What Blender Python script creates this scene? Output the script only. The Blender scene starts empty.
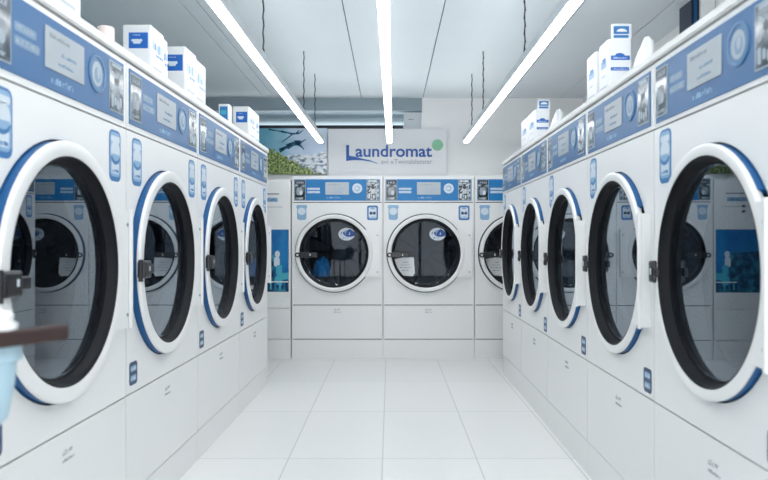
import bpy, bmesh, math, random
from mathutils import Vector, Matrix
PI = math.pi
sc = bpy.context.scene
COL = sc.collection
rnd = random.Random(7)

# ------------------------------------------------------------------ materials
def new_mat(name):
    m = bpy.data.materials.new(name); m.use_nodes = True
    nt = m.node_tree
    return m, nt, nt.nodes['Principled BSDF']
def pmat(name, col, rough=.4, metal=0., coat=0., spec=.5, bump=0., bscale=60., var=0., vscale=8.):
    m, nt, b = new_mat(name)
    b.inputs['Base Color'].default_value = (*col, 1)
    b.inputs['Roughness'].default_value = rough
    b.inputs['Metallic'].default_value = metal
    b.inputs['Coat Weight'].default_value = coat
    b.inputs['Coat Roughness'].default_value = .06
    b.inputs['Specular IOR Level'].default_value = spec
    if bump or var:
        tc = nt.nodes.new('ShaderNodeTexCoord')
        if bump:
            n = nt.nodes.new('ShaderNodeTexNoise'); n.inputs['Scale'].default_value = bscale
            nt.links.new(tc.outputs['Object'], n.inputs['Vector'])
            bp = nt.nodes.new('ShaderNodeBump'); bp.inputs['Strength'].default_value = bump; bp.inputs['Distance'].default_value = .01
            nt.links.new(n.outputs['Fac'], bp.inputs['Height']); nt.links.new(bp.outputs['Normal'], b.inputs['Normal'])
        if var:
            n = nt.nodes.new('ShaderNodeTexNoise'); n.inputs['Scale'].default_value = vscale; n.inputs['Detail'].default_value = 5
            nt.links.new(tc.outputs['Object'], n.inputs['Vector'])
            mx = nt.nodes.new('ShaderNodeMix'); mx.data_type = 'RGBA'
            mx.inputs[6].default_value = (*[c*(1-var) for c in col], 1)
            mx.inputs[7].default_value = (*[min(1, c*(1+var)) for c in col], 1)
            nt.links.new(n.outputs['Fac'], mx.inputs[0]); nt.links.new(mx.outputs[2], b.inputs['Base Color'])
    return m
def emat(name, col, s):
    m, nt, b = new_mat(name)
    b.inputs['Base Color'].default_value = (.9, .9, .9, 1)
    b.inputs['Emission Color'].default_value = (*col, 1)
    b.inputs['Emission Strength'].default_value = s
    return m
def photo_mat(name, cols, scale, stretch=(1, 1, 1), rough=.12, detail=4, pos=None):
    """printed picture: noise through a colour ramp"""
    m, nt, b = new_mat(name)
    tc = nt.nodes.new('ShaderNodeTexCoord'); mp = nt.nodes.new('ShaderNodeMapping'); mp.inputs['Scale'].default_value = stretch
    n = nt.nodes.new('ShaderNodeTexNoise'); n.inputs['Scale'].default_value = scale; n.inputs['Detail'].default_value = detail
    r = nt.nodes.new('ShaderNodeValToRGB')
    el = r.color_ramp.elements
    pos = pos or [.35+.3*i/(len(cols)-1) for i in range(len(cols))]
    while len(el) < len(cols): el.new(.5)
    for i, c in enumerate(cols): el[i].position = pos[i]; el[i].color = (*c, 1)
    nt.links.new(tc.outputs['Object'], mp.inputs['Vector']); nt.links.new(mp.outputs['Vector'], n.inputs['Vector'])
    nt.links.new(n.outputs['Fac'], r.inputs['Fac']); nt.links.new(r.outputs['Color'], b.inputs['Base Color'])
    b.inputs['Roughness'].default_value = rough
    return m

M = {}
M['white'] = pmat('white_enamel', (.81, .815, .81), .34, bump=.02, bscale=300)
M['door_white'] = pmat('white_door_plastic', (.81, .815, .81), .32)
M['ledge'] = pmat('white_laminate', (.81, .81, .80), .35)
M['seam_shade'] = pmat('gap_shade', (.025, .028, .032), .6)  # near-black colour standing in for shade inside the panel gaps
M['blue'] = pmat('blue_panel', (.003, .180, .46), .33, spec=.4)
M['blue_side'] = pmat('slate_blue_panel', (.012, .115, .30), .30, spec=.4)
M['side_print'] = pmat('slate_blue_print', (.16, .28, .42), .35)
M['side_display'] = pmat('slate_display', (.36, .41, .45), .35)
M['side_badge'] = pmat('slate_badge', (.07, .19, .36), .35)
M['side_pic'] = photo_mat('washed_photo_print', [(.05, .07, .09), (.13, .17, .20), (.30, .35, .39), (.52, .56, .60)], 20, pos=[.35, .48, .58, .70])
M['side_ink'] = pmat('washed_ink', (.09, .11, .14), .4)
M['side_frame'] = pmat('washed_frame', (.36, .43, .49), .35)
M['rim_blue'] = pmat('blue_door_rim', (.003, .085, .25), .35)
M['black'] = pmat('black_rubber', (.003, .004, .007), .5, spec=.25)
M['handle'] = pmat('black_plastic', (.012, .013, .017), .3)
M['chrome'] = pmat('chrome', (.75, .77, .8), .15, metal=1)
M['display'] = pmat('grey_display', (.44, .50, .54), .3)
M['pale'] = pmat('pale_print', (.62, .70, .77), .35)
M['softblue'] = pmat('soft_blue_print', (.24, .42, .62), .35)
M['midblue'] = pmat('mid_blue_print', (.03, .17, .42), .35)
M['navy'] = pmat('navy_print', (.012, .045, .12), .35)
M['ink'] = pmat('dark_ink', (.02, .03, .05), .5)
M['greyink'] = pmat('grey_ink', (.28, .31, .35), .5)
M['green'] = pmat('green_print', (.25, .55, .35), .45, var=.3, vscale=30)
M['logo'] = pmat('logo_blue', (.008, .09, .36), .4)
M['paper'] = pmat('white_paper', (.78, .80, .82), .6, var=.04, vscale=30)
M['steel'] = pmat('drum_steel', (.10, .11, .13), .5, metal=1, bump=.5, bscale=90)
M['darksteel'] = pmat('drum_back_steel', (.07, .08, .10), .5, metal=1, bump=.6, bscale=40)
M['chain'] = pmat('dark_chain', (.05, .06, .07), .5, metal=.6)
M['lamp'] = pmat('lamp_aluminium', (.62, .66, .69), .4)
M['duct'] = pmat('grey_duct', (.30, .38, .42), .4, metal=.3)
M['dark_strip'] = pmat('dark_strip_tone', (.012, .018, .024), .5)
M['wall'] = pmat('white_wall_paint', (.88, .89, .89), .7, bump=.03, bscale=150)
M['wall_unlit'] = pmat('unlit_wall_tone', (.27, .37, .41), .7, bump=.03, bscale=150)  # dimness of the unlit left side put into the wall colour
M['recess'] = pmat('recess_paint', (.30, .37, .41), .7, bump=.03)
M['ceil'] = pmat('ceiling_panel', (.80, .86, .89), .45, var=.03, vscale=2)
M['groove'] = pmat('ceiling_groove', (.10, .13, .15), .7)
M['pillar'] = pmat('navy_pillar', (.006, .02, .05), .35)
M['box'] = pmat('white_carton', (.74, .76, .78), .45)
M['box_blue'] = pmat('carton_blue_print', (.01, .12, .46), .4)
M['pink'] = pmat('pinkish_cap', (.78, .66, .64), .4)
M['tub'] = pmat('pale_blue_tub', (.42, .60, .70), .35)
M['wood'] = pmat('dark_brown_wood', (.030, .011, .010), .5, var=.35, vscale=25)
M['cloth'] = pmat('white_cloth', (.85, .87, .89), .9, bump=.3, bscale=25)
M['blue_cloth'] = pmat('blue_cloth', (.02, .30, .75), .85, bump=.3, bscale=30, var=.3, vscale=12)
M['bag'] = pmat('white_bag_film', (.88, .90, .93), .3)
M['pic_left'] = photo_mat('dark_photo_print', [(.01, .015, .02), (.03, .05, .06), (.20, .25, .27), (.60, .66, .66)], 22, pos=[.35, .5, .62, .72])
M['pic_right'] = photo_mat('grey_photo_print', [(.015, .02, .03), (.05, .06, .07), (.42, .46, .48), (.70, .74, .76)], 30, pos=[.35, .48, .56, .68])
M['frame'] = pmat('grey_picture_frame', (.34, .40, .43), .3)
M['poster_blue'] = photo_mat('blue_poster_print', [(.004, .07, .24), (.01, .16, .44), (.02, .24, .52)], 5, stretch=(1, 1, .6), pos=[.3, .5, .7])
M['poster_dark'] = photo_mat('dark_poster_print', [(.005, .02, .06), (.01, .08, .16), (.05, .30, .42)], 18, pos=[.35, .5, .7])
M['teal'] = pmat('teal_print', (.05, .38, .50), .3)

def glass_mat():
    m = bpy.data.materials.new('smoked_door_glass'); m.use_nodes = True
    nt = m.node_tree; nt.nodes.clear()
    o = nt.nodes.new('ShaderNodeOutputMaterial'); mx = nt.nodes.new('ShaderNodeMixShader')
    t = nt.nodes.new('ShaderNodeBsdfTransparent'); t.inputs[0].default_value = (.50, .56, .60, 1)
    g = nt.nodes.new('ShaderNodeBsdfGlossy'); g.inputs['Roughness'].default_value = .015
    g.inputs['Color'].default_value = (.80, .90, 1, 1)
    lw = nt.nodes.new('ShaderNodeLayerWeight'); lw.inputs['Blend'].default_value = .5
    p = nt.nodes.new('ShaderNodeMath'); p.operation = 'POWER'; p.inputs[1].default_value = 1.0
    a = nt.nodes.new('ShaderNodeMath'); a.operation = 'MULTIPLY_ADD'; a.inputs[1].default_value = .60; a.inputs[2].default_value = .022
    nt.links.new(lw.outputs['Facing'], p.inputs[0]); nt.links.new(p.outputs[0], a.inputs[0])
    nt.links.new(a.outputs[0], mx.inputs[0]); nt.links.new(t.outputs[0], mx.inputs[1]); nt.links.new(g.outputs[0], mx.inputs[2])
    nt.links.new(mx.outputs[0], o.inputs[0])
    return m
M['glass'] = glass_mat()

def tile_mat():
    m, nt, b = new_mat('white_floor_tile')
    tc = nt.nodes.new('ShaderNodeTexCoord'); mp = nt.nodes.new('ShaderNodeMapping')
    mp.inputs['Location'].default_value = (.035+.445*20, -3.22+.89*20, 0)
    br = nt.nodes.new('ShaderNodeTexBrick'); br.offset = 0; br.squash = 1
    br.inputs['Scale'].default_value = 1; br.inputs['Brick Width'].default_value = .445; br.inputs['Row Height'].default_value = .89
    br.inputs['Mortar Size'].default_value = .0032; br.inputs['Mortar Smooth'].default_value = .2
    br.inputs['Color1'].default_value = (.80, .80, .79, 1); br.inputs['Color2'].default_value = (.84, .84, .83, 1)
    br.inputs['Mortar'].default_value = (.58, .59, .60, 1)
    nt.links.new(tc.outputs['Object'], mp.inputs[0]); nt.links.new(mp.outputs[0], br.inputs['Vector'])
    nt.links.new(br.outputs['Color'], b.inputs['Base Color'])
    b.inputs['Roughness'].default_value = .28
    return m
M['tile'] = tile_mat()

# ------------------------------------------------------------------ mesh helpers
def obj(name, bm, mats, parent=None, smooth=False, recalc=True):
    if recalc: bmesh.ops.recalc_face_normals(bm, faces=bm.faces[:])
    me = bpy.data.meshes.new(name); bm.to_mesh(me); bm.free()
    for m in (mats if isinstance(mats, (list, tuple)) else [mats]): me.materials.append(m)
    if smooth: me.shade_smooth(); 
    if smooth: me.set_sharp_from_angle(angle=math.radians(35))
    o = bpy.data.objects.new(name, me); COL.objects.link(o)
    if parent: o.parent = parent
    return o
def box(bm, x0, x1, y0, y1, z0, z1, bev=0, mi=0, seg=2, mat4=None):
    r = bmesh.ops.create_cube(bm, size=1)
    vs = r['verts']
    for v in vs:
        v.co = Vector((x0 if v.co.x < 0 else x1, y0 if v.co.y < 0 else y1, z0 if v.co.z < 0 else z1))
    fs = {f for v in vs for f in v.link_faces}
    for f in fs: f.material_index = mi
    if bev:
        es = list({e for v in vs for e in v.link_edges})
        rr = bmesh.ops.bevel(bm, geom=es, offset=bev, segments=seg, affect='EDGES', profile=.5)
        for f in rr['faces']: f.material_index = mi
        vs = [v for v in rr['verts']]
    return vs
def B(name, args, mat, parent=None, bev=0):
    bm = bmesh.new(); box(bm, *args, bev=bev); return obj(name, bm, mat, parent)
def tube(bm, p0, p1, r, n=12, mi=0):
    p0, p1 = Vector(p0), Vector(p1); d = p1-p0
    q = d.to_track_quat('Z', 'Y').to_matrix().to_4x4()
    res = bmesh.ops.create_cone(bm, cap_ends=True, segments=n, radius1=r, radius2=r, depth=d.length,
                                matrix=Matrix.Translation((p0+p1)/2) @ q)
    for f in {f for v in res['verts'] for f in v.link_faces}: f.material_index = mi
def prism(bm, pts, y0, y1, mi=0):
    """closed polygon in the x-z plane extruded along y (y0 = visible front)"""
    a = [bm.verts.new((x, y0, z)) for x, z in pts]; b = [bm.verts.new((x, y1, z)) for x, z in pts]
    n = len(pts)
    fs = [bm.faces.new(a), bm.faces.new(b[::-1])]
    for i in range(n): fs.append(bm.faces.new((a[i], a[(i+1) % n], b[(i+1) % n], b[i])))
    for f in fs: f.material_index = mi
def rrect(x0, x1, z0, z1, r, n=5):
    pts = []
    for cx, cz, a0 in ((x1-r, z1-r, 0), (x0+r, z1-r, 90), (x0+r, z0+r, 180), (x1-r, z0+r, 270)):
        for i in range(n+1):
            a = math.radians(a0+90*i/n); pts.append((cx+r*math.cos(a), cz+r*math.sin(a)))
    return pts
def ell(cx, cz, rx, rz, n=28, a0=0, a1=360):
    full = abs(a1-a0) >= 360
    k = n if full else n+1
    return [(cx+rx*math.cos(math.radians(a0+(a1-a0)*i/n)), cz+rz*math.sin(math.radians(a0+(a1-a0)*i/n))) for i in range(k)]
def lathe(bm, cx, cz, prof, n=72, a0=0, a1=360, cap=False, mi=0, cut=None):
    """revolve (r, y) profile about the y axis through (cx, cz)"""
    full = abs(a1-a0) >= 360
    k = n if full else n+1
    rings = []
    for r, y in prof:
        if r == 0: rings.append([bm.verts.new((cx, y, cz))]); continue
        rings.append([bm.verts.new((cx+r*math.cos(math.radians(a0+(a1-a0)*i/n)), y, cz+r*math.sin(math.radians(a0+(a1-a0)*i/n)))) for i in range(k)])
    for A, Bq in zip(rings, rings[1:]):
        for i in range(n):
            j = (i+1) % k
            if len(A) == 1: f = bm.faces.new((A[0], Bq[i], Bq[j]))
            elif len(Bq) == 1: f = bm.faces.new((A[i], A[j], Bq[0]))
            else: f = bm.faces.new((A[i], A[j], Bq[j], Bq[i]))
            f.material_index = mi
    if cap and not full:
        bm.faces.new([r[0] for r in rings]); bm.faces.new([r[-1] for r in rings])
def scribble(bm, x0, x1, z, h, y, th=.0006, seed=0, mi=0, dens=1.):
    """a line of small unreadable print strokes"""
    R = random.Random(seed); x = x0
    while x < x1-.2*h:
        w = min(h*R.uniform(.28, .75), x1-x); hh = h*R.choice((1, .72, .72, .85))
        k = R.random()
        s = h*.2
        if k < .35:
            prism(bm, [(x, z), (x+s, z), (x+s, z+hh), (x, z+hh)], y-th, y, mi)
            prism(bm, [(x+s, z+hh-s), (x+w, z+hh-s), (x+w, z+hh), (x+s, z+hh)], y-th, y, mi)
        elif k < .7:
            prism(bm, [(x, z), (x+w, z), (x+w, z+s), (x, z+s)], y-th, y, mi)
            prism(bm, [(x+w-s, z+s), (x+w, z+s), (x+w, z+hh), (x+w-s, z+hh)], y-th, y, mi)
        else:
            prism(bm, [(x, z), (x+w, z), (x+w, z+hh), (x, z+hh)], y-th, y, mi)
        x += w+h*(.18 if R.random() < .85 else .5)
def tag(o, label=None, cat=None, group=None, kind=None):
    if label: o['label'] = label
    if cat: o['category'] = cat
    if group: o['group'] = group
    if kind: o['kind'] = kind
    return o
def thing(name, label, cat, loc=(0, 0, 0), rz=0, group=None):
    o = bpy.data.objects.new(name, None); COL.objects.link(o); o.empty_display_size = .1
    o.location = loc; o.rotation_euler = (0, 0, rz)
    return tag(o, label, cat, group)
def copy_tree(o, parent=None):
    c = o.copy(); COL.objects.link(c)
    if parent: c.parent = parent
    for ch in [x for x in ALL if x.parent == o] if False else list(o.children): copy_tree(ch, c)
    return c
def text_mesh(s, width=None, height=None, depth=.004, bold=0.):
    cu = bpy.data.curves.new('lettering', 'FONT'); cu.body = s; cu.extrude = depth/2; cu.offset = bold; cu.size = 1
    o = bpy.data.objects.new('lettering', cu); COL.objects.link(o)
    bpy.context.view_layer.update()
    me = bpy.data.meshes.new_from_object(o.evaluated_get(bpy.context.evaluated_depsgraph_get()))
    bpy.data.objects.remove(o)
    xs = [v.co.x for v in me.vertices]; ys = [v.co.y for v in me.vertices]
    w = max(xs)-min(xs); h = max(ys)-min(ys)
    sx = width/w if width else height/h; sz = height/h if height else sx
    x0, y0 = min(xs), min(ys)
    for v in me.vertices:
        v.co = Vector(((v.co.x-x0)*sx, -v.co.z, (v.co.y-y0)*sz))
    return me

# ------------------------------------------------------------------ washing machine
def make_machine(kind, label, group):
    P = dict(back=dict(W=.7987, top=1.597, b0=1.382, b1=1.569, line=1.367, low=.471, pl=.172, R=.336, cz=.925, cx=.374, D=.9, rb=.895, rg=.84),
             left=dict(W=.832, top=1.654, b0=1.440, b1=1.634, line=1.418, low=.492, pl=.137, R=.364, cz=.945, cx=.394, D=1.0, rb=.885, rg=.825, tilt=.018, pr=.004),
             right=dict(W=.768, top=1.614, b0=1.411, b1=1.595, line=1.395, low=.503, pl=.145, R=.344, cz=.947, cx=.388, D=1.0, rb=.912, rg=.855, tilt=-.016, pr=.008))[kind]
    W, top, R, cx, cz, D = P['W'], P['top'], P['R'], P['cx'], P['cz'], P['D']
    g = .0035 if kind == 'back' else .0026
    t = thing('washing_machine', label, 'washing machine', group=group)
    # cabinet shell, open at the front behind the fascia
    bm = bmesh.new(); th = .012
    box(bm, .001, th, .016, D, 0, top, mi=0); box(bm, W-th, W-.001, .016, D, 0, top, mi=0)
    box(bm, th, W-th, D-th, D, 0, top); box(bm, th, W-th, .016, D-th, top-th, top)
    obj('cabinet', bm, M['white'], t)
    # dark sheet added behind the seams as gap shade, with a round hole
    def sheet(bm, x0, x1, z0, z1, y0, y1, hr, n=72):
        ring, outer = [], []
        for i in range(n):
            a = 2*PI*i/n; c, s = math.cos(a), math.sin(a)
            k = min(((x1-cx)/c if c > 0 else (x0-cx)/c) if abs(c) > 1e-9 else 1e9, ((z1-cz)/s if s > 0 else (z0-cz)/s) if abs(s) > 1e-9 else 1e9)
            ring.append((cx+hr*c, cz+hr*s)); outer.append([cx+k*c, cz+k*s])
        for X in (x0, x1):
            for Z in (z0, z1):
                j = min(range(n), key=lambda i: (outer[i][0]-X)**2+(outer[i][1]-Z)**2); outer[j] = [X, Z]
        V = [[bm.verts.new((p[0], y, p[1])) for p in q] for q in (ring, outer) for y in (y0, y1)]
        rf, rb_, of, ob = V[0], V[1], V[2], V[3]
        for i in range(n):
            j = (i+1) % n
            bm.faces.new((rf[i], rf[j], of[j], of[i])); bm.faces.new((rb_[i], ob[i], ob[j], rb_[j]))
            bm.faces.new((rf[i], rb_[i], rb_[j], rf[j])); bm.faces.new((of[i], of[j], ob[j], ob[i]))
    bm = bmesh.new(); sheet(bm, .013, W-.013, .01, top-.013, .010, .016, R*.93); 
    obj('gap_shade_sheet', bm, M['seam_shade'], t)
    bm = bmesh.new(); sheet(bm, g, W-g, P['low']+g, P['line']-g, 0, .010, R+(.009 if kind == 'back' else .004))
    obj('front_panel', bm, M['white'], t)
    # service panel and plinth
    s = B('service_panel', (g, W-g, 0, .010, P['pl']+g, P['low']-g), M['white'], t, .0015)
    bm = bmesh.new()
    scribble(bm, cx-.005, cx+.025, .425, .016, 0, seed=3); scribble(bm, cx+.034, cx+.052, .428, .010, 0, seed=4); scribble(bm, cx-.005, cx+.068, .405, .009, 0, seed=5)
    obj('printed_mark', bm, M['greyink'], s)
    B('plinth', (.001, W-.001, .004, .010, 0, P['pl']-g), M['white'], t)
    # control panel
    cp = B('control_panel', (g, W-g, 0, .010, P['line']+g, top-(.001 if kind == 'back' else .003)), M['white'], t, .0015)
    b0, b1 = P['b0'], P['b1']; H = b1-b0; fx0, fx1 = .022, W-.026
    L = fx1-fx0
    X = lambda u: fx0+L*u
    Z = lambda v: b0+H*v
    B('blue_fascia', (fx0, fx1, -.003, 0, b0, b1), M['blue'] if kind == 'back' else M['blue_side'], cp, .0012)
    y = -.003
    def pic(x0, x1, mat, seed, header):
        bm = bmesh.new()
        m_ = 0 if kind == 'back' else 1
        z0, z1 = (Z(.02), Z(.98)) if kind == 'back' else (Z(.09), Z(.93))
        box(bm, x0, x1, y-.002, y, z0, z1, mi=0); e = .004
        box(bm, x0+e, x1-e, y-.0026, y-.002, z0+e, z1-e, mi=1)
        w = x1-x0; h = z1-z0; yy = y-.0026
        if header:
            prism(bm, [(x0+e, z1-h*.24), (x1-e, z1-h*.24), (x1-e, z1-e), (x0+e, z1-e)], yy-.0004, yy, 2)
            scribble(bm, x0+w*.18, x1-w*.18, z1-h*.18, h*.10, yy-.0004, seed=seed, mi=3)
            prism(bm, rrect(x0+w*.2, x0+w*.72, z0+h*.25, z0+h*.62, .012), yy-.0004, yy, 4)
            prism(bm, ell(x0+w*.6, z0+h*.36, w*.14, h*.11), yy-.0008, yy-.0004, 3)
            prism(bm, rrect(x0+w*.28, x0+w*.46, z0+h*.42, z0+h*.56, .006), yy-.0008, yy-.0004, 5)
            scribble(bm, x0+w*.15, x1-w*.2, z0+h*.07, h*.08, yy, seed=seed+1, mi=3)
        else:
            prism(bm, rrect(x0+w*.18, x1-w*.18, z1-h*.10, z1-h*.04, .003), yy-.0004, yy, 3)
            for q in (0, 1):   # crossed ribbon shapes
                prism(bm, [(x0+w*(.14+.62*q), z1-h*.2), (x0+w*(.26+.62*q), z1-h*.2), (x0+w*(.86-.62*q), z0+h*.42), (x0+w*(.74-.62*q), z0+h*.42)], yy-.0004-.0003*q, yy, 3 if q else 5)
            prism(bm, ell(x0+w*.5, z0+h*.62, w*.15, h*.08), yy-.0008, yy, 2)
            for q in range(4):
                prism(bm, rrect(x0+w*(.14+.19*q), x0+w*(.27+.19*q), z0+h*(.08+.05*(q % 2)), z0+h*(.33-.04*(q % 3)), .004), yy-.0004, yy, (3, 5, 3, 5)[q])
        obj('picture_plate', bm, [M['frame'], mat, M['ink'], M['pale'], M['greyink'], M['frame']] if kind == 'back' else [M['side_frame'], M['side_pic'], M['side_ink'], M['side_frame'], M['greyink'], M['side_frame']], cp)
    pic(X(.005), X(.135), M['pic_left'], 11, True)
    pic(X(.845), X(.99), M['pic_right'], 17, False)
    bm = bmesh.new()
    if kind == 'back':
        for v in (.50, .35): prism(bm, rrect(X(.155), X(.30), Z(v), Z(v+.10), .003), y-.0004, y, 0)
        scribble(bm, X(.16), X(.295), Z(.52), H*.06, y-.0004, seed=21, mi=1); scribble(bm, X(.16), X(.295), Z(.37), H*.06, y-.0004, seed=22, mi=1)
        obj('printed_text', bm, [M['pale'], M['softblue']], cp)
    else:
        prism(bm, rrect(X(.155), X(.285), Z(.56), Z(.68), .008), y-.0004, y, 0); prism(bm, rrect(X(.155), X(.305), Z(.38), Z(.50), .008), y-.0004, y, 0)
        scribble(bm, X(.165), X(.275), Z(.595), H*.06, y-.0004, seed=22, mi=1); scribble(bm, X(.165), X(.295), Z(.415), H*.06, y-.0004, seed=23, mi=1)
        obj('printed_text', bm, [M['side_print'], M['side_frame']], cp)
    bm = bmesh.new(); d0, d1 = (X(.365), X(.64)) if kind == 'back' else (X(.335), X(.62))
    box(bm, d0, d1, y-.003, y, Z(.28), Z(.86), bev=.001, mi=0)
    scribble(bm, d0+L*.03, d0+L*.17, Z(.72), H*.06, y-.003, seed=31, mi=1); scribble(bm, d0+L*.11, d0+L*.22, Z(.52), H*.055, y-.003, seed=32, mi=2)
    scribble(bm, d0+L*.09, d0+L*.20, Z(.38), H*.05, y-.003, seed=33, mi=2)
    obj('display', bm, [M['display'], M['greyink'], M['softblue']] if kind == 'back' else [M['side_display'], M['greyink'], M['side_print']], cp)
    bm = bmesh.new(); scribble(bm, X(.38), X(.54), Z(.10), H*.09, y, seed=41); obj('printed_text', bm, M['softblue'], cp)
    bx, bz, br = X(.735), Z(.57), H*(.235 if kind == 'back' else .30)
    bm = bmesh.new()
    if kind == 'back':
        lathe(bm, bx, bz, [(br, y), (br, y-.003), (br*.9, y-.005), (0, y-.005)], 32, mi=0)
        prism(bm, ell(bx, bz, br*.55, br*.55), y-.0055, y-.005, 1); prism(bm, ell(bx-.003, bz, br*.4, br*.34), y-.006, y-.0055, 0)
    else:
        lathe(bm, bx, bz, [(br, y), (br, y-.003), (br*.88, y-.004), (br*.86, y-.001), (0, y-.001)], 40, mi=1)
        prism(bm, ell(bx, bz, br*.62, br*.66), y-.0016, y-.001, 0); prism(bm, ell(bx+br*.06, bz-br*.05, br*.36, br*.42), y-.0022, y-.0016, 2)
        prism(bm, ell(bx+br*.1, bz+br*.05, br*.18, br*.28), y-.0028, y-.0022, 0)
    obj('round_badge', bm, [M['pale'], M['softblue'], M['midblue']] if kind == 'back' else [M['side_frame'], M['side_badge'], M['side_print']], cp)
    # door
    hinge_a = 36
    ring = bmesh.new()
    Rb, Rg = R*P['rb'], R*P['rg']
    if kind != 'back':
        lathe(ring, cx, cz, [(R-.012, -.006), (R-.001, -.022), (R, -.025), (R-.0005, -.030), (R-.003, -.033), (R-.006, -.034), (Rb+.004, -.034), (Rb, -.032), (Rb-.003, -.02), (R-.012, -.006)], 96)
    else: lathe(ring, cx, cz, [(R-.012, -.006), (R, -.026), (R, -.036), (R-.003, -.041), (R-.010, -.0435), (Rb+.006, -.0425), (Rb, -.038), (Rb-.004, -.02), (R-.012, -.006)], 96)
    door = obj('door', ring, M['door_white'], t, smooth=True)
    bm = bmesh.new()
    rr = R-.0015
    bl = -.0255 if kind == 'back' else -.0225
    lathe(bm, cx, cz, [(rr-.02, .006), (rr, .006), (rr, bl), (rr-.02, bl), (rr-.02, .006)], 90, hinge_a, 360-hinge_a, cap=True)
    obj('blue_rim', bm, M['rim_blue'], door, smooth=True)
    bm = bmesh.new()
    if kind == 'back':
        lathe(bm, cx, cz, [(Rb+.001, -.036), (Rb-.004, -.0405), (Rb-.012, -.041), (Rg+.008, -.005), (Rg+.004, .028), (Rg-.006, .034), (Rg-.006, .040), (Rb+.004, .040), (Rb+.001, -.036)], 96)
    else:
        lathe(bm, cx, cz, [(Rb+.001, -.030), (Rb-.002, -.032), (Rb-.006, -.030), (Rb-.009, -.014), (Rg+.004, .0), (Rg-.003, .002), (Rg-.004, .020), (Rb+.004, .020), (Rb+.001, -.030)], 96)
    obj('gasket', bm, M['black'], door, smooth=True)
    bm = bmesh.new()
    if kind == 'back': gp = [(Rg, .030), (Rg-.010, .036), (Rg-.012, .036), (.12, .036), (0, .036)]
    else: gp = [(Rg, .004), (Rg-.006, .006), (Rg-.008, .006), (.10, .006), (0, .006)]
    lathe(bm, cx, cz, gp, 96)
    obj('glass', bm, M['glass'], door, smooth=True)
    # handle on the left
    hz = cz-.016
    bm = bmesh.new()
    if kind == 'back':
        hx0 = cx-R+.008
        box(bm, hx0+.03, hx0+.115, -.066, -.041, hz-.026, hz+.028, bev=.006)
        box(bm, hx0+.105, hx0+.185, -.060, -.041, hz-.022, hz+.022, bev=.005)
        lathe(bm, hx0+.012, hz, [(.022, -.052), (.022, -.042), (.011, -.042), (.011, -.052), (.022, -.052)], 24)
        box(bm, hx0+.118, hx0+.128, -.0608, -.060, hz-.006, hz+.010, mi=1)
        tube(bm, (hx0+.165, -.045, hz), (hx0+.165, .05, hz), .008)
    else:
        hx0 = cx-R-(.040 if kind == 'left' else .026)
        pq = 0 if kind == 'left' else .012
        if kind == 'left':
            box(bm, hx0+.02, hx0+.095, -.058, -.030, hz-.030, hz+.032, bev=.007)
            box(bm, hx0+.09, hx0+.150, -.048, -.030, hz-.016, hz+.016, bev=.004)
            tube(bm, (hx0+.016, -.046, hz-.040), (hx0+.016, -.046, hz+.036), .008)
            box(bm, hx0+.066, hx0+.076, -.0588, -.058, hz-.005, hz+.012, mi=1)
        else:
            box(bm, hx0+.016, hx0+.056, -.046, -.012, hz-.034, hz+.036, bev=.006)
            box(bm, hx0+.05, hx0+.085, -.044, -.030, hz-.014, hz+.014, bev=.004)
            box(bm, hx0+.030, hx0+.042, -.0468, -.046, hz-.008, hz+.012, mi=1)
    obj('handle', bm, [M['handle'], M['pale']], door)
    # hinge plate at right
    hx = W-.026
    zt, zb = (cz+.205, cz-.209) if kind == 'back' else ((cz+.175, cz-.205) if kind != 'left' else (cz+.19, cz-.21))
    xs = cx+R*.93
    bm = bmesh.new()
    pts = []
    n = 14
    a1 = math.asin(min(.99, (zt-cz)/(R-.0)));  a0 = math.asin(max(-.99, (zb-cz)/(R)))
    rin = R-.006
    arc = [(cx+rin*math.cos(a0+(a1-a0)*i/n), cz+rin*math.sin(a0+(a1-a0)*i/n)) for i in range(n+1)]
    pts = arc+[(hx, zt), (hx, zb)]
    prism(bm, pts, -.034, -.0005)
    hp = obj('hinge_plate', bm, M['door_white'], t)
    if kind != 'back':
        B('hinge_edge', (hx-.010, hx+.002, -.046, -.0345, zb-.004, zt+.004), M['door_white'], hp, .002)
    for zz in (zt-.05, zb+.045):
        bm = bmesh.new(); lathe(bm, hx-.022, zz, [(.006, -.034), (.006, -.037), (.004, -.038), (0, -.038)], 12)
        obj('screw', bm, M['greyink'], hp)
    if kind != 'back':   # the door and its hinge stand very slightly skewed in the row
        for q in [door, hp]+list(door.children)+list(hp.children):
            for v in q.data.vertices: v.co.y += (v.co.x-cx)*P['tilt']+(P['pr'] if v.co.y < .06 else 0)
    # drum
    bm = bmesh.new()
    lathe(bm, cx, cz, [(R*.90, .055), (R*.84, .11), (R*.93, .16), (R*.93, .62)], 64)
    dr = obj('drum', bm, M['steel'], t, smooth=True)
    bm = bmesh.new(); lathe(bm, cx, cz, [(R*.93, .62), (R*.3, .60), (R*.2, .585), (0, .58)], 48)
    for k in range(12):   # pressed radial ribs
        a = 2*PI*k/12; c, s_ = math.cos(a), math.sin(a)
        tube(bm, (cx+c*R*.3, .60, cz+s_*R*.3), (cx+c*R*.88, .615, cz+s_*R*.88), .012, 8)
    obj('drum_back', bm, M['darksteel'], dr)
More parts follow.
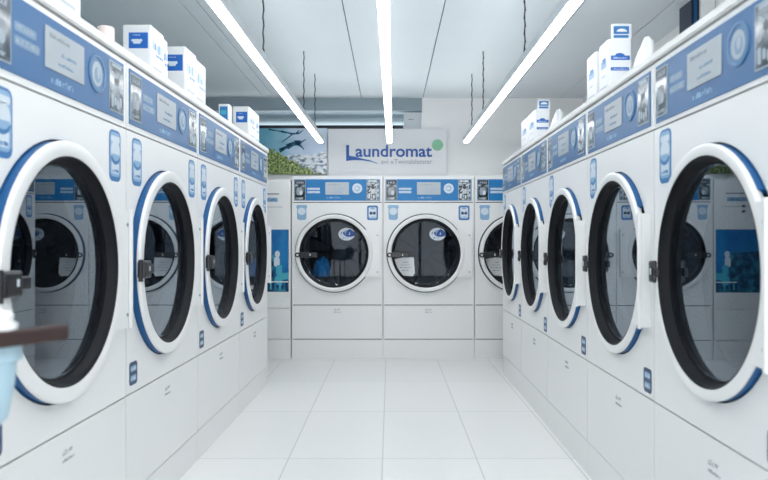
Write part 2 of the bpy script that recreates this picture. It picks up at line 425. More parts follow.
    for k in range(3):
        bm = bmesh.new(); a = math.radians(20+120*k); c, s_ = math.cos(a), math.sin(a)
        for q in (0,):
            p = [(R*.93, -.05), (R*.93, .05), (R*.68, .012), (R*.68, -.012)]
            A = [bm.verts.new((cx+r*c-w*s_, .20, cz+r*s_+w*c)) for r, w in p]; Bv = [bm.verts.new((cx+r*c-w*s_, .60, cz+r*s_+w*c)) for r, w in p]
            bm.faces.new(A); bm.faces.new(Bv[::-1])
            for i in range(4): bm.faces.new((A[i], A[(i+1) % 4], Bv[(i+1) % 4], Bv[i]))
        obj('drum_paddle', bm, M['steel'], dr)
    # stickers
    if kind == 'back':
        x0 = .042; bm = bmesh.new(); z1 = 1.344; z0 = 1.214
        prism(bm, rrect(x0+.006, x0+.088, z0, z1-.02, .02), -.0006, 0, 0)
        prism(bm, rrect(x0, x0+.094, z1-.030, z1, .012), -.0012, -.0006, 1)
        prism(bm, ell(x0+.047, z1-.055, .034, .032), -.0018, -.0006, 2)
        prism(bm, rrect(x0+.016, x0+.078, z0+.006, z0+.022, .006), -.0012, -.0006, 1)
        obj('wash_sticker', bm, [M['softblue'], M['softblue'], M['pale']], t)['label'] = 'pale blue sticker with a darker top bar'
        x0 = .660; bm = bmesh.new(); z0 = 1.212
        prism(bm, rrect(x0, x0+.096, z0, z0+.128, .016), -.0006, 0, 0)
        prism(bm, rrect(x0+.014, x0+.082, z0+.016, z0+.112, .012), -.0012, -.0006, 1)
        prism(bm, rrect(x0+.022, x0+.046, z0+.048, z0+.074, .008), -.0018, -.0012, 2); prism(bm, rrect(x0+.052, x0+.075, z0+.048, z0+.074, .008), -.0018, -.0012, 2)
        prism(bm, rrect(x0+.040, x0+.058, z0+.054, z0+.062, .003), -.0018, -.0012, 2)
        scribble(bm, x0+.018, x0+.078, z0+.020, .014, -.0012, seed=8, mi=3); prism(bm, rrect(x0+.030, x0+.066, z0+.094, z0+.110, .005), -.0018, -.0012, 3)
        obj('warning_sticker', bm, [M['midblue'], M['pale'], M['navy'], M['softblue']], t)['label'] = 'blue framed sticker with a dark symbol'
    else:
        spots = [.048] if kind == 'right' else [.050, W-.138]
        for x0 in spots:
            bm = bmesh.new(); w = .09; z1 = 1.398 if kind == 'left' else 1.382; z0 = z1-.170
            prism(bm, rrect(x0, x0+w, z0, z1, .024), -.0008, 0, 0)
            prism(bm, rrect(x0+.007, x0+w-.007, z0+.016, z1-.008, .018), -.0014, -.0008, 1)
            prism(bm, rrect(x0+.012, x0+w-.012, z1-.040, z1-.020, .006), -.0020, -.0014, 3)
            prism(bm, ell(x0+w/2, z1-.072, .036, .036), -.0020, -.0014, 2)
            prism(bm, ell(x0+w/2, z1-.088, .034, .026, 20, 180, 360), -.0026, -.0020, 0)
            prism(bm, ell(x0+w/2, z1-.080, .030, .022, 20, 180, 360), -.0032, -.0026, 1)
            prism(bm, rrect(x0+.016, x0+w-.016, z0+.026, z0+.066, .006), -.0020, -.0014, 2)
            scribble(bm, x0+.020, x0+w-.020, z0+.030, .010, -.0020, seed=9, mi=0)
            obj('wash_sticker', bm, [M['midblue'], M['softblue'], M['pale'], M['pale']], t)['label'] = 'tall rounded blue sticker with a white circle'
        x0 = .026 if kind == 'left' else W-.092
        bm = bmesh.new(); z0 = .520
        prism(bm, rrect(x0, x0+.072, z0, z0+.082, .014), -.0008, 0, 0)
        prism(bm, rrect(x0+.012, x0+.060, z0+.048, z0+.068, .004), -.0014, -.0008, 1); prism(bm, rrect(x0+.012, x0+.060, z0+.014, z0+.034, .004), -.0014, -.0008, 1)
        scribble(bm, x0+.015, x0+.058, z0+.053, .010, -.0014, seed=12, mi=2); scribble(bm, x0+.015, x0+.058, z0+.019, .010, -.0014, seed=13, mi=2)
        obj('warning_sticker', bm, [M['navy'], M['softblue'], M['pale']], t)['label'] = 'dark navy sticker with two pale bars'
    return t, P

AL = math.atan(.0147); AR = math.atan(.0044)
def place_left(t, y0): t.location = (-.9476+.0147*y0, y0, 0); t.rotation_euler = (0, 0, PI/2+(-AL))
def place_right(t, y0): t.location = (.857+.0044*y0, y0, 0); t.rotation_euler = (0, 0, -PI/2-AR)

GL, GR, GB = 'washing machines in the left row', 'washing machines in the right row', 'washing machines along the back'
left_lbl = ['large white washing machine nearest on the left, behind the brown-railed laundry cart',
            'white washing machine on the left whose full round door is nearest, second from the camera',
            'white washing machine on the left, third from the camera, between second and last',
            'farthest white washing machine of the left row, beside the blue poster cabinet']
p, PL = make_machine('left', left_lbl[0], GL)
WL = PL['W']
for i in range(4):
    o = p if i == 0 else copy_tree(p)
    place_left(o, 2.353-WL+WL*i); o['label'] = left_lbl[i]
right_lbl = ['large white washing machine nearest on the right, its door cut by the photo edge',
             'white washing machine on the right with the nearest complete door, second from the camera',
             'white washing machine in the middle of the right row, third from the camera',
             'white washing machine on the right, fourth from the camera, one before the last',
             'farthest white washing machine of the right row, touching the back machines in view']
p, PR = make_machine('right', right_lbl[0], GR)
WR = PR['W']
for i in range(5):
    o = p if i == 0 else copy_tree(p)
    place_right(o, 2.232+WR*i); o['label'] = right_lbl[i]
DB = 5.936
back_lbl = ['white front-facing washing machine at the back left with blue cloth behind its door glass',
            'white front-facing washing machine at the back centre, below the end of the sign',
            'white front-facing washing machine at the back right, half hidden by the right row']
p, PB = make_machine('back', back_lbl[0], GB)
def logo_sticker(door, cx, cz):
    bm = bmesh.new(); x, z, y = cx+.105, cz+.165, .0355
    prism(bm, ell(x, z, .072, .056), y-.001, y, 0)
    prism(bm, ell(x+.022, z+.006, .050, .030), y-.0014, y-.001, 1)
    prism(bm, [(x+.0, z+.03), (x+.03, z+.046), (x+.062, z+.022), (x+.074, z-.012), (x+.05, z-.02), (x+.03, z+.0)], y-.0018, y-.001, 1)
    scribble(bm, x-.052, x+.038, z-.006, .030, y-.0018, seed=14, mi=2); scribble(bm, x-.050, x-.004, z-.002, .024, y-.0024, seed=24, mi=1)
    scribble(bm, x-.040, x+.010, z-.038, .014, y-.0014, seed=15, mi=1)
    obj('oval_sticker', bm, [M['pale'], M['logo'], M['pale']], door)['label'] = 'oval pale sticker with blue swirl on the glass'
def notice(door, cx, cz):
    bm = bmesh.new(); x, z, y = cx-.272, cz-.205, .034
    pts = [(x+.02, z+.012), (x+.16, z), (x+.178, z+.03), (x+.168, z+.165), (x+.10, z+.172), (x-.004, z+.150)]
    prism(bm, pts, y-.001, y, 0)
    for k, (a, b) in enumerate(((.07, .12), (.055, .14), (.05, .15), (.06, .13))):
        scribble(bm, x+a, x+b, z+.12-.024*k, .010, y-.001, seed=50+k, mi=1)
    obj('paper_notice', bm, [M['paper'], M['greyink']], door)['label'] = 'white paper notice on the door glass'
backs = []
for i in range(3):
    o = p if i == 0 else copy_tree(p)
    o.location = (-.860+PB['W']*i, DB, 0); o['label'] = back_lbl[i]; backs.append(o)
for i, o in enumerate(backs):
    d = [c for c in o.children if c.name.startswith('door')][0]
    logo_sticker(d, PB['cx'], PB['cz'])
    if i: notice(d, PB['cx'], PB['cz'])

# blue laundry inside the first back machine
def lump(name, cx, cy, cz, rx, ry, rz, mat, seed, amp=.25, cut=None):
    bm = bmesh.new(); bmesh.ops.create_icosphere(bm, subdivisions=4, radius=1)
    from mathutils import noise
    for v in bm.verts:
        n = v.co.normalized()
        k = 1+amp*noise.noise(n*1.8+Vector((seed, 0, 0)))+amp*.7*noise.noise(n*4+Vector((0, seed, 0)))
        k += -amp*.35*abs(noise.noise(n*6.3+Vector((0, 0, seed))))
        v.co = Vector((n.x*rx*k, n.y*ry*k, max(n.z*rz*k, -rz*.55)))
    for v in bm.verts: v.co += Vector((0, 0, rz*.55))
    o = obj(name, bm, mat, None, smooth=False); o.data.shade_smooth(); o.location = (cx, cy, cz)
    return o
c = lump('laundry_cloth', -.860+.374-.13, DB+.17, .925-.215, .085, .11, .11, M['blue_cloth'], 3)
tag(c, 'blue cloth lying in the drum of the back left machine', 'cloth')

# ------------------------------------------------------------------ ledges on the rows
def ledge(name, side, label):
    bm = bmesh.new()
    if side == 'l': y0, y1, z0, z1, s = 2.353-WL, 2.353+3*WL+.035, 1.6595, 1.692, -1
    else: y0, y1, z0, z1, s = 2.232-WR, 2.232+4*WR, 1.6195, 1.647, 1
    f = (lambda y: -.9476+.0147*y) if s < 0 else (lambda y: .857+.0044*y)
    o_ = .006*-s
    pts = [(f(y0)+o_, y0), (f(y1)+o_, y1), (f(y1)+s*1.0, y1), (f(y0)+s*1.0, y0)]
    a = [bm.verts.new((x, y, z0)) for x, y in pts]; b = [bm.verts.new((x, y, z1)) for x, y in pts]
    bm.faces.new(a); bm.faces.new(b)
    for i in range(4): bm.faces.new((a[i], a[(i+1) % 4], b[(i+1) % 4], b[i]))
    bmesh.ops.bevel(bm, geom=bm.edges[:], offset=.004, segments=2, affect='EDGES')
    return tag(obj(name, bm, M['ledge']), label, 'ledge')
ledge('top_ledge', 'l', 'continuous white ledge along the top of the left machine row')
ledge('top_ledge', 'r', 'continuous white ledge along the top of the right machine row')
# end filler panel at the far end of the left row
bm = bmesh.new()
ye = 2.353+3*WL
box(bm, -1.90, -.9476+.0147*ye-.004, ye+.018, ye+.034, 0, 1.655, bev=.002)
tag(obj('end_panel', bm, M['white']), 'narrow white panel closing the far end of the left row', 'panel')

# ------------------------------------------------------------------ dispenser cabinet with blue poster window
t = thing('poster_cabinet', 'narrow white cabinet with a blue poster window, left of the back machines', 'cabinet', (-1.66, DB, 0))
W = .793
B('cabinet_body', (0, W, .02, .85, 0, 1.565), M['white'], t)
B('lower_panel', (.003, W-.003, .004, .020, .176, .440), M['white'], t, .002)
B('plinth', (.002, W-.002, .008, .020, 0, .168), M['white'], t)
bm = bmesh.new()
x0, x1, z0, z1 = .40, .775, .585, 1.13
box(bm, .003, x0, .004, .020, .448, 1.562); box(bm, x1, W-.003, .004, .020, .448, 1.562)
box(bm, x0, x1, .004, .020, .448, z0); box(bm, x0, x1, .004, .020, z1, 1.562)
up = obj('upper_panel', bm, M['white'], t)
bm = bmesh.new()
box(bm, x0, x1, .012, .0195, z0, z1, mi=0)
yy = .012
prism(bm, [(x0, z0), (x1, z0), (x1, z0+.10), (x0+.25, z0+.12), (x0+.25, z0+.34), (x0, z0+.36)], yy-.0006, yy, 1)
prism(bm, ell(x0+.275, z0+.33, .022, .030), yy-.0012, yy, 2)
prism(bm, rrect(x0+.245, x0+.295, z0+.22, z0+.305, .02), yy-.0012, yy, 2)
prism(bm, rrect(x0+.265, x0+.315, z0+.15, z0+.235, .012), yy-.0018, yy, 3)
prism(bm, rrect(x0+.19, x1-.004, z0+.083, z0+.094, .004), yy-.0018, yy, 2)
prism(bm, ell(x1-.05, z0+.105, .075, .055, 20, 90, 260), yy-.0010, yy, 3)
prism(bm, [(x1-.12, z0+.10), (x1-.002, z0+.11), (x1-.002, z0+.17), (x1-.06, z0+.165)], yy-.0014, yy, 3)
for k in range(5): prism(bm, rrect(x0+.17+.04*k, x0+.185+.04*k, z0+.02, z0+.075, .004), yy-.0012, yy, 3 if k % 2 else 0)
pw = obj('poster_window', bm, [M['poster_blue'], M['poster_dark'], M['pale'], M['teal']], t)
pw['label'] = 'blue poster with a pale figure behind the window'
bm = bmesh.new()
box(bm, .45, .69, .001, .004, 1.435, 1.447); box(bm, .45, .72, .001, .004, 1.325, 1.329)
obj('slot', bm, M['greyink'], up)
bm = bmesh.new(); prism(bm, rrect(.50, .68, 1.372, 1.408, .004), .003, .004, 0); scribble(bm, .535, .675, 1.378, .024, .003, seed=77, mi=1)
obj('name_label', bm, [M['softblue'], M['navy']], up)['label'] = 'pale blue strip with dark lettering'
for zz in (1.33, 1.285):
    bm = bmesh.new(); lathe(bm, .542, zz, [(.012, .004), (.012, -.008), (.008, -.012), (0, -.012)], 16); obj('knob', bm, M['navy'], up)

# ------------------------------------------------------------------ room
FLX0, FLX1, FY0, FY1, CZ = -2.10, 2.06, -2.6, 7.3, 2.565
def struct(name, bm, mat): return tag(obj(name, bm, mat), kind='structure')
bm = bmesh.new(); box(bm, FLX0-.1, FLX1+.1, FY0-.1, 8.1, -.08, 0); struct('floor', bm, M['tile'])
bm = bmesh.new()
box(bm, FLX0-.1, FLX1+.1, FY0-.1, 8.1, CZ+.012, CZ+.08, mi=1)
edges = [FLX0-.1, -1.346, -1.235, -.307, .354, 1.245, 1.82, FLX1+.1]
for a, b in zip(edges, edges[1:]): box(bm, a+.004, b-.004, FY0-.1, 8.1, CZ, CZ+.012, mi=0)
struct('ceiling', bm, [M['ceil'], M['groove']])
bm = bmesh.new(); box(bm, FLX0-.1, FLX0, FY0-.1, 8.1, 0, CZ); struct('wall_left', bm, M['wall_unlit'])
bm = bmesh.new(); box(bm, FLX1, FLX1+.1, FY0-.1, 8.1, 0, CZ); struct('wall_right', bm, M['wall'])
bm = bmesh.new()
wx0, wx1, wz0, wz1 = -1.9, 1.9, .25, 2.45  # opening for the added window, lets world daylight into the room
box(bm, FLX0-.1, wx0, FY0-.1, FY0, 0, CZ); box(bm, wx1, FLX1+.1, FY0-.1, FY0, 0, CZ)
box(bm, wx0, wx1, FY0-.1, FY0, 0, wz0); box(bm, wx0, wx1, FY0-.1, FY0, wz1, CZ); struct('wall_front', bm, M['wall'])
bm = bmesh.new()
for x in (wx0, -.64, .64, wx1): box(bm, x-.03, x+.03, FY0-.08, FY0-.02, wz0, wz1)
for z in (wz0, wz1): box(bm, wx0, wx1, FY0-.08, FY0-.02, z-.03, z+.03)
struct('added_window', bm, M['frame'])  # made-up window behind the camera, added to brighten the room
bm = bmesh.new()
box(bm, FLX0, .344, 7.3, 7.4, 0, 2.235); box(bm, .344, FLX1, 7.3, 7.4, 0, CZ)
struct('wall_back', bm, M['wall'])
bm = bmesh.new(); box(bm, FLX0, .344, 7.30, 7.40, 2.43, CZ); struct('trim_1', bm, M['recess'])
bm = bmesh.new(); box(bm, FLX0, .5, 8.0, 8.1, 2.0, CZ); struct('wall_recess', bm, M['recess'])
bm = bmesh.new(); box(bm, FLX0, .14, 7.31, 7.38, 2.236, 2.272); struct('trim_2', bm, M['dark_strip'])  # plain dark strip along the top of the partition
# navy pillar on the right wall with a white edge strip
bm = bmesh.new(); box(bm, 1.915, 2.06, 4.32, 4.50, 0, CZ, mi=0); box(bm, 1.93, 1.945, 4.31, 4.32, 0, CZ, mi=1); box(bm, 1.965, 2.055, 4.30, 4.32, 0, CZ, mi=2)
struct('trim_3', bm, [M['pillar'], M['rim_blue'], M['wall']])
# ducts in the recess
bm = bmesh.new(); tube(bm, (FLX0+.02, 7.58, 2.385), (.33, 7.58, 2.385), .062, 32); 
tag(obj('ventilation_duct', bm, M['duct'], smooth=True), 'long round grey duct in the recess above the sign', 'duct')
bm = bmesh.new(); box(bm, .15, .335, 7.36, 7.50, 2.238, 2.42, bev=.004, mi=0); scribble(bm, .20, .26, 2.34, .012, 7.36, seed=5, mi=1)
tag(obj('junction_box', bm, [M['lamp'], M['ink']]), 'grey box at the right end of the duct recess', 'box')

# ------------------------------------------------------------------ lamps
Emit = emat('tube_light', (.98, .99, 1.0), 16.)
CeilGlow = emat('added_ceiling_glow', (.93, .97, 1.0), 8.0)  # emission added to lift the ceiling brightness
lamps = [(-.772, .0088, 'long white ceiling strip light over the left machine row', -1), (-.045, .0056, 'long white ceiling strip light down the middle of the aisle', 0), (.791, -.0018, 'long white ceiling strip light over the right machine row', 1)]
for x0, k, lab, s in lamps:
    t = thing('strip_light', lab, 'ceiling light', (x0, 0, 2.043), math.atan(-k), 'ceiling strip lights')
    ya, yb = -1.34, 6.98
    bm = bmesh.new(); box(bm, -.030, .030, ya, yb, .004, .055, bev=.003); obj('housing', bm, M['lamp'], t)
    B('added_glow_strip', (-.016, .016, ya+.02, yb-.02, .0555, .060), CeilGlow, t)  # unseen glowing strip added on the housing to brighten the ceiling
    y = ya+.01
    while y < yb-.05:
        e = min(y+.674, yb-.006)
        B('diffuser', (-.024, .024, y, e, -.006, .0035), Emit, t, .002); y = e+.012
    hx = -.027*s if s else .036
    for yy, hi in ((.6, CZ), (2.2, CZ), (3.82, CZ), (5.5, CZ), (6.25, CZ)) if s else ((.6, CZ), (2.2, CZ)):
        bm = bmesh.new(); z = .055; q = 0
        while z < CZ-2.043-.004:
            e = min(z+.045, CZ-2.043)
            off = .0035 if q % 2 else -.0035
            tube(bm, (hx+off, yy, z), (hx-off*.3, yy, e), .0042, 6); tube(bm, (hx, yy+off, z), (hx, yy-off*.3, e), .003, 6); z = e; q += 1
        box(bm, hx-.006, hx+.006, yy-.008, yy+.008, .05, .064)
        obj('hanging_chain', bm, M['chain'], t)

# ------------------------------------------------------------------ sign and mural on the back wall
t = thing('wall_sign', 'white wall sign reading Laundromat in blue letters above the back machines', 'sign', (-.661, 7.255, 1.62))
sw, sh = 1.269, .604
B('sign_board', (0, sw, 0, .043, 0, sh), M['box'], t, .003)
S = 93.8
px = lambda X: (X-328)/S
pz = lambda Y: (241-Y)/S+1.03-1.62
me = text_mesh('aundromat', width=px(432)-px(355.5), height=None, depth=.004, bold=.018)
hh = max(v.co.z for v in me.vertices); 
me.materials.append(M['logo'])
o = bpy.data.objects.new('sign_lettering', me); COL.objects.link(o); o.parent = t; o.location = (px(355.5), -.003, pz(157)); o.scale = (1, 1, (12.0/S)/hh)
o['label'] = 'blue lettering aundromat'
bm = bmesh.new()
x0 = px(346.2); prism(bm, [(x0, pz(161)), (x0, pz(145)), (x0+.031, pz(145)), (x0+.031, pz(155.6)), (px(355), pz(156.6)), (px(362), pz(158.6)), (px(370), pz(160.2)), (px(376), pz(162.6)), (px(379), pz(164.2)), (px(372), pz(161.9)), (px(362), pz(160.2)), (px(353), pz(160.0)), (px(348.5), pz(160.6))], -.005, 0)
obj('sign_swoosh', bm, M['logo'], t)['label'] = 'large blue letter L with a swoosh running right'
me = text_mesh('avi «Twinslslatstsr', width=px(432.5)-px(381), height=4.6/S, depth=.002, bold=.0)
me.materials.append(M['greyink']); o = bpy.data.objects.new('sign_subtitle', me); COL.objects.link(o); o.parent = t; o.location = (px(381), -.002, pz(163.8))
bm = bmesh.new(); prism(bm, ell(px(437.5), pz(145), .060, .060, 40), -.004, 0); obj('sign_dot', bm, M['green'], t)['label'] = 'round green disc'

def mural_mat():
    m, nt, b = new_mat('landscape_print'); b.inputs['Roughness'].default_value = .3
    N = nt.nodes.new; Lk = nt.links.new
    tc = N('ShaderNodeTexCoord'); sp = N('ShaderNodeSeparateXYZ'); Lk(tc.outputs['Object'], sp.inputs[0])
    def noise(scale, det=5, st=(1, 1, 1)):
        mp = N('ShaderNodeMapping'); mp.inputs['Scale'].default_value = st; Lk(tc.outputs['Object'], mp.inputs[0])
        n = N('ShaderNodeTexNoise'); n.inputs['Scale'].default_value = scale; n.inputs['Detail'].default_value = det; Lk(mp.outputs[0], n.inputs['Vector']); return n.outputs['Fac']
    def math_(op, a, c, d=None):
        q = N('ShaderNodeMath'); q.operation = op
        for i, v in enumerate((a, c, d)):
            if v is None: continue
            if isinstance(v, (int, float)): q.inputs[i].default_value = v
            else: Lk(v, q.inputs[i])
        return q.outputs[0]
    def ramp(f, stops):
        r = N('ShaderNodeValToRGB'); el = r.color_ramp.elements
        while len(el) < len(stops): el.new(.5)
        for i, (p_, c_) in enumerate(stops): el[i].position = p_; el[i].color = (*c_, 1)
        Lk(f, r.inputs[0]); return r.outputs[0]
    def mix(f, a, c):
        x = N('ShaderNodeMix'); x.data_type = 'RGBA'; Lk(f, x.inputs[0]); Lk(a, x.inputs[6]); Lk(c, x.inputs[7]); return x.outputs[2]
    X, Z = sp.outputs['X'], sp.outputs['Z']
    n1 = noise(7, 4); n2 = noise(45, 6); n3 = noise(16, 5, (1, 1, 1.8))
    s = math_('ADD', math_('SUBTRACT', X, .55), math_('MULTIPLY', n1, .35))
    sky = ramp(s, [(.15, (.10, .38, .52)), (.38, (.30, .56, .70)), (.50, (.55, .68, .84)), (.75, (.62, .72, .88))])
    mtn = ramp(n3, [(.36, (.12, .17, .24)), (.45, (.38, .45, .54)), (.52, (.75, .80, .86)), (.7, (.85, .88, .92))])
    gr = ramp(n2, [(.36, (.02, .05, .03)), (.46, (.12, .20, .06)), (.56, (.38, .46, .14)), (.68, (.68, .72, .38))])
    mm = math_('GREATER_THAN', math_('ADD', math_('MULTIPLY', n1, .22), .10), Z)
    mg = math_('GREATER_THAN', math_('ADD', math_('SUBTRACT', .60, math_('MULTIPLY', X, .52)), math_('MULTIPLY_ADD', n3, .22, -.12)), math_('ADD', Z, .0))
    Lk(mix(mg, mix(mm, sky, mtn), gr), b.inputs['Base Color'])
    return m
t = thing('landscape_mural', 'landscape picture of green shrubs and snowy mountains left of the sign', 'picture', (-1.90, 7.265, 1.745))
B('picture_panel', (0, 1.225, 0, .033, 0, .489), mural_mat(), t, .001)
bm = bmesh.new()
def branch(pts, r):
    for (a, b_), r_ in zip(zip(pts, pts[1:]), r):
        d = Vector((b_[0]-a[0], b_[1]-a[1])); n_ = Vector((-d.y, d.x)).normalized()*r_
        prism(bm, [(a[0]+n_.x, a[1]+n_.y), (a[0]-n_.x, a[1]-n_.y), (b_[0]-n_.x*.7, b_[1]-n_.y*.7), (b_[0]+n_.x*.7, b_[1]+n_.y*.7)], -.001, 0)
branch([(.60, .478), (.74, .455), (.86, .43), (.93, .435), (.97, .47)], [.007, .010, .010, .007])
branch([(.86, .43), (.80, .38), (.74, .34)], [.007, .005])
branch([(.90, .435), (.93, .47)], [.007])
branch([(.72, .25), (.80, .29), (.88, .33), (.95, .34), (1.0, .37)], [.022, .030, .030, .008])
branch([(.90, .33), (.96, .29), (.98, .26)], [.014, .007])
obj('printed_branches', bm, M['poster_dark'], t)

# ------------------------------------------------------------------ cartons etc. on the ledges
def carton(label, loc, rz, w, d, h, group, front, side='left', cap=True):
    """w across (x), d deep (y), front face at y = 0"""
    t = thing('detergent_box', label, 'box', loc, rz, group)
    B('carton', (0, w, 0, d, 0, h), M['box'], t, .006)
    if front == 'label':
        bm = bmesh.new(); prism(bm, [(w*.22, h*.53), (w*.90, h*.53), (w*.90, h*.84), (w*.22, h*.84)], -.0006, 0, 0)
        prism(bm, rrect(w*.32, w*.70, h*.66, h*.71, .003), -.0012, -.0006, 1); prism(bm, rrect(w*.38, w*.64, h*.62, h*.67, .003), -.0014, -.0006, 1)
        scribble(bm, w*.38, w*.64, h*.78, h*.022, -.0006, seed=2, mi=1)
        obj('front_label', bm, [M['box_blue'], M['pale']], t)['label'] = 'square blue label with pale print'
    elif front == 'bars':
        bm = bmesh.new(); prism(bm, rrect(w*.12, w*.92, h*.62, h*.70, .004), -.0006, 0, 0); prism(bm, ell(w*.5, h*.70, w*.2, h*.045, 20), -.0010, 0, 0)
        prism(bm, rrect(w*.12, w*.88, h*.43, h*.49, .003), -.0006, 0, 0); scribble(bm, w*.2, w*.82, h*.645, h*.03, -.0006, seed=6, mi=1); scribble(bm, w*.2, w*.82, h*.445, h*.025, -.0006, seed=7, mi=1)
        obj('front_label', bm, [M['box_blue'], M['pale']], t)['label'] = 'two dark blue printed bars'
    # side print, towards the aisle
    bm = bmesh.new()
    R = random.Random(int(abs(loc[1])*1000))
    xs, sgn = (w, 1) if side == 'right' else (0, -1)
    def sb(y0, y1, z0, z1, mi):
        box(bm, min(xs, xs+sgn*.0008), max(xs, xs+sgn*.0008), y0, y1, z0, z1, mi=mi)
    if side == 'right':
        box(bm, w, w+.0003, d*.06, d*.94, h*.12, h*.78, mi=3)
        for k in range(5): sb(d*(.12+.14*k), d*(.22+.14*k), h*(.52+R.uniform(0, .05)), h*(.66+R.uniform(0, .08)), 0 if k % 2 else 1)
        for k in range(4): sb(d*(.40+.13*k), d*(.48+.13*k), h*.44, h*.49, 0)
        sb(d*.15, d*.80, h*.18, h*.22, 2)
    else:
        box(bm, -.0003, 0, d*.08, d*.92, h*.12, h*.72, mi=3)
        sb(d*.15, d*.75, h*.52, h*.66, 1); sb(d*.25, d*.6, h*.60, h*.70, 0); sb(d*.1, d*.85, h*.14, h*.19, 2); sb(d*.3, d*.7, h*.36, h*.39, 2)
    obj('side_print', bm, [M['midblue'], M['softblue'], M['display'], M['box']], t)
    return t
LZ, RZ = 1.693, 1.648
lx = lambda y: -.9476+.0147*y-.05
rx = lambda y: .857+.0044*y+.05
GBX = 'detergent cartons on the left ledge'
def lbox(y, w, d, h, front, lab): return carton(lab, (lx(y)-w-(0 if front else .009), y, LZ), -AL, w, d, h, GBX, front, 'right')
lbox(1.93, .125, .20, .24, 'label', 'white carton at the top left corner of the photo, on the left ledge')
lbox(2.724, .114, .155, .205, 'label', 'white carton with square blue label, nearest complete one on the left ledge')
lbox(2.884, .112, .065, .200, '', 'thin white carton close behind the nearest blue-labelled carton on the left ledge')
lbox(3.164, .125, .172, .243, 'label', 'white blue-labelled carton on the left ledge, middle one of three with labels')
lbox(3.342, .125, .185, .236, '', 'plain white carton behind the middle blue-labelled carton on the left ledge')
lbox(4.493, .110, .215, .227, 'label', 'farthest white carton with square blue label on the left ledge')
lbox(4.712, .110, .150, .232, '', 'last white carton at the far end of the left ledge')
t = thing('small_box', 'small white box with a blue front beside the farthest cartons, left ledge', 'box', (lx(3.967)-.062, 3.967, LZ), -AL)
B('carton', (0, .062, 0, .07, 0, .137), M['box'], t, .004)
bm = bmesh.new(); prism(bm, [(.008, .03), (.054, .03), (.054, .122), (.008, .122)], -.0006, 0, 0); prism(bm, rrect(.014, .046, .075, .10, .006), -.0012, -.0006, 1)
obj('front_label', bm, [M['midblue'], M['teal']], t)
bm = bmesh.new()
prof = [(.0, 0), (.027, 0), (.029, .01), (.029, .076), (.0285, .080), (.026, .0815), (0, .0815)]
rings = []
for r, z in prof: rings.append([bm.verts.new((r*math.cos(2*PI*i/24), r*math.sin(2*PI*i/24), z)) for i in range(24)] if r else [bm.verts.new((0, 0, z))])
for A, C in zip(rings, rings[1:]):
    for i in range(24):
        j = (i+1) % 24
        if len(A) == 1: bm.faces.new((A[0], C[i], C[j]))
        elif len(C) == 1: bm.faces.new((A[i], A[j], C[0]))
        else: bm.faces.new((A[i], A[j], C[j], C[i]))
o = obj('measuring_cup', bm, M['pink'], smooth=True); o.location = (lx(2.37)-.028, 2.37, LZ)
tag(o, 'small pinkish plastic cup before the nearest blue-labelled carton, left ledge', 'cup')

GRX = 'detergent cartons on the right ledge'
def rgroup(y, s, which):
    fa = ', nearer set on the right ledge' if which == 0 else ', farther set on the right ledge'
    t = carton('white carton with two blue bars'+fa, (rx(y), y, RZ), -AR, .100*s, .125*s if which == 0 else .22, .235*s, GRX, 'bars')
    ya = y+.175 if which == 0 else y+.245
    carton('slim white carton behind the blue-barred one'+fa, (rx(ya), ya, RZ), -AR, .08, .14 if which == 0 else .22, .232*s, GRX, '')
    # price card on a clip, standing on the carton
    c = thing('price_card', ('small blue and white card standing on the carton'+fa), 'card', (rx(y)+.020, y+.02, RZ+.235*s), -AR, 'cards on the right ledge cartons')
    bm = bmesh.new(); prism(bm, rrect(0, .086*s, .004, .070*s, .006), 0, .003, 0); prism(bm, rrect(.010, .076*s, .026, .060*s, .004), -.0006, 0, 1)
    prism(bm, rrect(.010, .074*s, .010, .022, .003), -.0006, 0, 1); prism(bm, ell(.045*s, .036, .022, .013, 16, 0, 180), -.0012, -.0006, 0)
    obj('card_face', bm, [M['box'], M['midblue']], c)
    B('card_clip', (.035, .055, .0005, .0025, -.0, .012), M['ledge'], c)
    # bag
    yb = y-.11
    bm = bmesh.new()
    n = 18
    w, hh, dd = .085*s, .225*s, .05
    g = []
    for i in range(n+1):
        row = []
        for j in range(n):
            a = 2*PI*j/n; v = i/n
            taper = (1-.85*v**2.2)
            x = w/2+math.cos(a)*w/2*(1-.25*v)+v*.030
            yy_ = math.sin(a)*dd/2*taper+.02*v
            z = hh*v*(1-.22*abs(math.cos(a))*v+.10*math.cos(a)*v) 
            k = .004*math.sin(7*a+5*v)
            row.append(bm.verts.new((x+k, yy_+k, z)))
        g.append(row)
    for A, C in zip(g, g[1:]):
        for j in range(n): bm.faces.new((A[j], A[(j+1) % n], C[(j+1) % n], C[j]))
    bm.faces.new(g[0]); bm.faces.new(g[-1])
    b = thing('plastic_bag', ('crumpled white plastic bag beside the carton'+fa), 'bag', (rx(yb)+.055, yb, RZ), 0, 'white bags on the right ledge')
    obj('bag_film', bm, M['bag'], b, smooth=True)
    bm = bmesh.new(); prism(bm, ell(.035, .045, .022, .008, 16), -.0285, -.0275); obj('pink_print', bm, M['pink'], b)
rgroup(2.869, 1.0, 0)
rgroup(4.344, .95, 1)

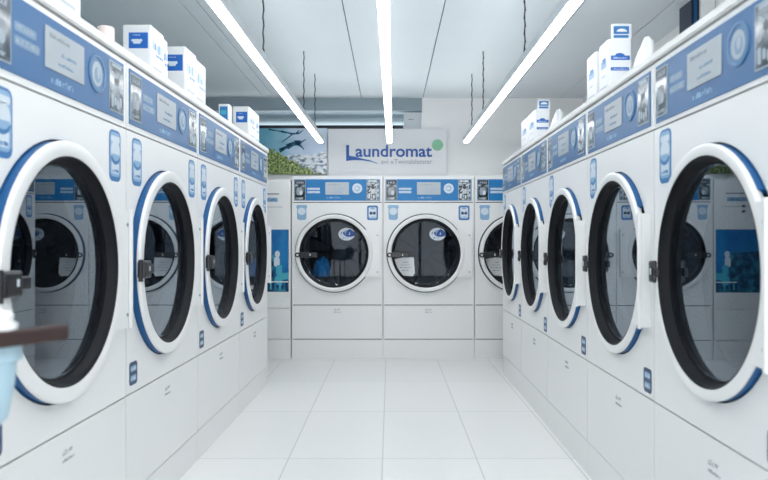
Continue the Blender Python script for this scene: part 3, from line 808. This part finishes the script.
# ------------------------------------------------------------------ laundry cart in the left foreground
t = thing('laundry_cart', 'pale blue laundry cart with dark brown wooden rails, cut by the left edge', 'cart', (-.819, .916, 0), math.radians(-31))
bm = bmesh.new()
sec = [(.868, .142, .262), (.846, .143, .263), (.842, .137, .257), (.80, .134, .254), (.755, .128, .248), (.73, .112, .23), (.720, .07, .15)]
g = []
def rr3(hx_, hy_, z, r=.035, n=6):
    out = []
    for cx_, cy_, a0 in ((hx_-r, hy_-r, 0), (-hx_+r, hy_-r, 90), (-hx_+r, -hy_+r, 180), (hx_-r, -hy_+r, 270)):
        for i in range(n+1):
            a = math.radians(a0+90*i/n); out.append(bm.verts.new((cx_+r*math.cos(a), cy_+r*math.sin(a), z)))
    return out
for z, a, b_ in sec: g.append(rr3(a, b_, z))
inner = [rr3(.137, .257, .868), rr3(.124, .24, .80), rr3(.108, .222, .76), rr3(.08, .18, .742)]
for A, C in list(zip(g, g[1:]))+list(zip(inner, inner[1:])):
    for i in range(len(A)):
        j = (i+1) % len(A); bm.faces.new((A[i], A[j], C[j], C[i]))
for i in range(len(g[0])):
    j = (i+1) % len(g[0]); bm.faces.new((g[0][i], g[0][j], inner[0][j], inner[0][i]))
bm.faces.new(g[-1]); bm.faces.new(inner[-1])
obj('tub', bm, M['tub'], t, smooth=True)
for s in (-1, 1):
    bm = bmesh.new(); box(bm, .148*s-.012, .148*s+.012, -.34, .315, .870, .895, bev=.005); obj('rail', bm, M['wood'], t)
for sx in (-1, 1):
    for sy in (-1, 1):
        bm = bmesh.new(); x = -.148 if sx < 0 else .148; yq = -.27 if sy < 0 else (-.10 if sx > 0 else .10)
        tube(bm, (x, yq, .872), (x, yq, .09), .010)
        lg = obj('leg', bm, M['chrome'], t)
        bm = bmesh.new(); tube(bm, (x-.012, yq, .042), (x+.012, yq, .042), .042, 24); tube(bm, (x, yq, .042), (x, yq, .10), .006); obj('wheel', bm, M['black'], lg)
for (u, v, z, ra, rb_, rc, sd), lb in (((.088, .195, .872, .066, .066, .045, 9), 'crumpled white towel at the right end of the laundry cart, on top'), ((.0, -.03, .746, .078, .150, .10, 4), 'bundle of white towels filling the laundry cart under the top one')):
    ca, sa = math.cos(math.radians(-31)), math.sin(math.radians(-31))
    c = lump('towel', -.819+u*ca-v*sa, .916+u*sa+v*ca, z, ra, rb_, rc, M['cloth'], sd, .22)
    c.rotation_euler = (0, 0, math.radians(-31)); tag(c, lb, 'towel')

# ------------------------------------------------------------------ light, camera, view
w = bpy.data.worlds.new('World'); sc.world = w; w.use_nodes = True
w.node_tree.nodes['Background'].inputs[0].default_value = (.97, .98, 1, 1); w.node_tree.nodes['Background'].inputs[1].default_value = 4.0
cam = bpy.data.cameras.new('Camera'); co = bpy.data.objects.new('Camera', cam); COL.objects.link(co); sc.camera = co
co.location = (0, 0, 1.03); co.rotation_euler = (PI/2, 0, 0)
cam.sensor_width = 36; cam.lens = 680/768*36; cam.shift_x = -6/768; cam.shift_y = 1/768
cam.clip_start = .05
cam.dof.use_dof = True; cam.dof.focus_distance = 4.3; cam.dof.aperture_fstop = 3.5
sc.view_settings.view_transform = 'Standard'; sc.view_settings.look = 'None'; sc.view_settings.gamma = 1
sc.view_settings.use_curve_mapping = False
sc.view_settings.exposure = -.19
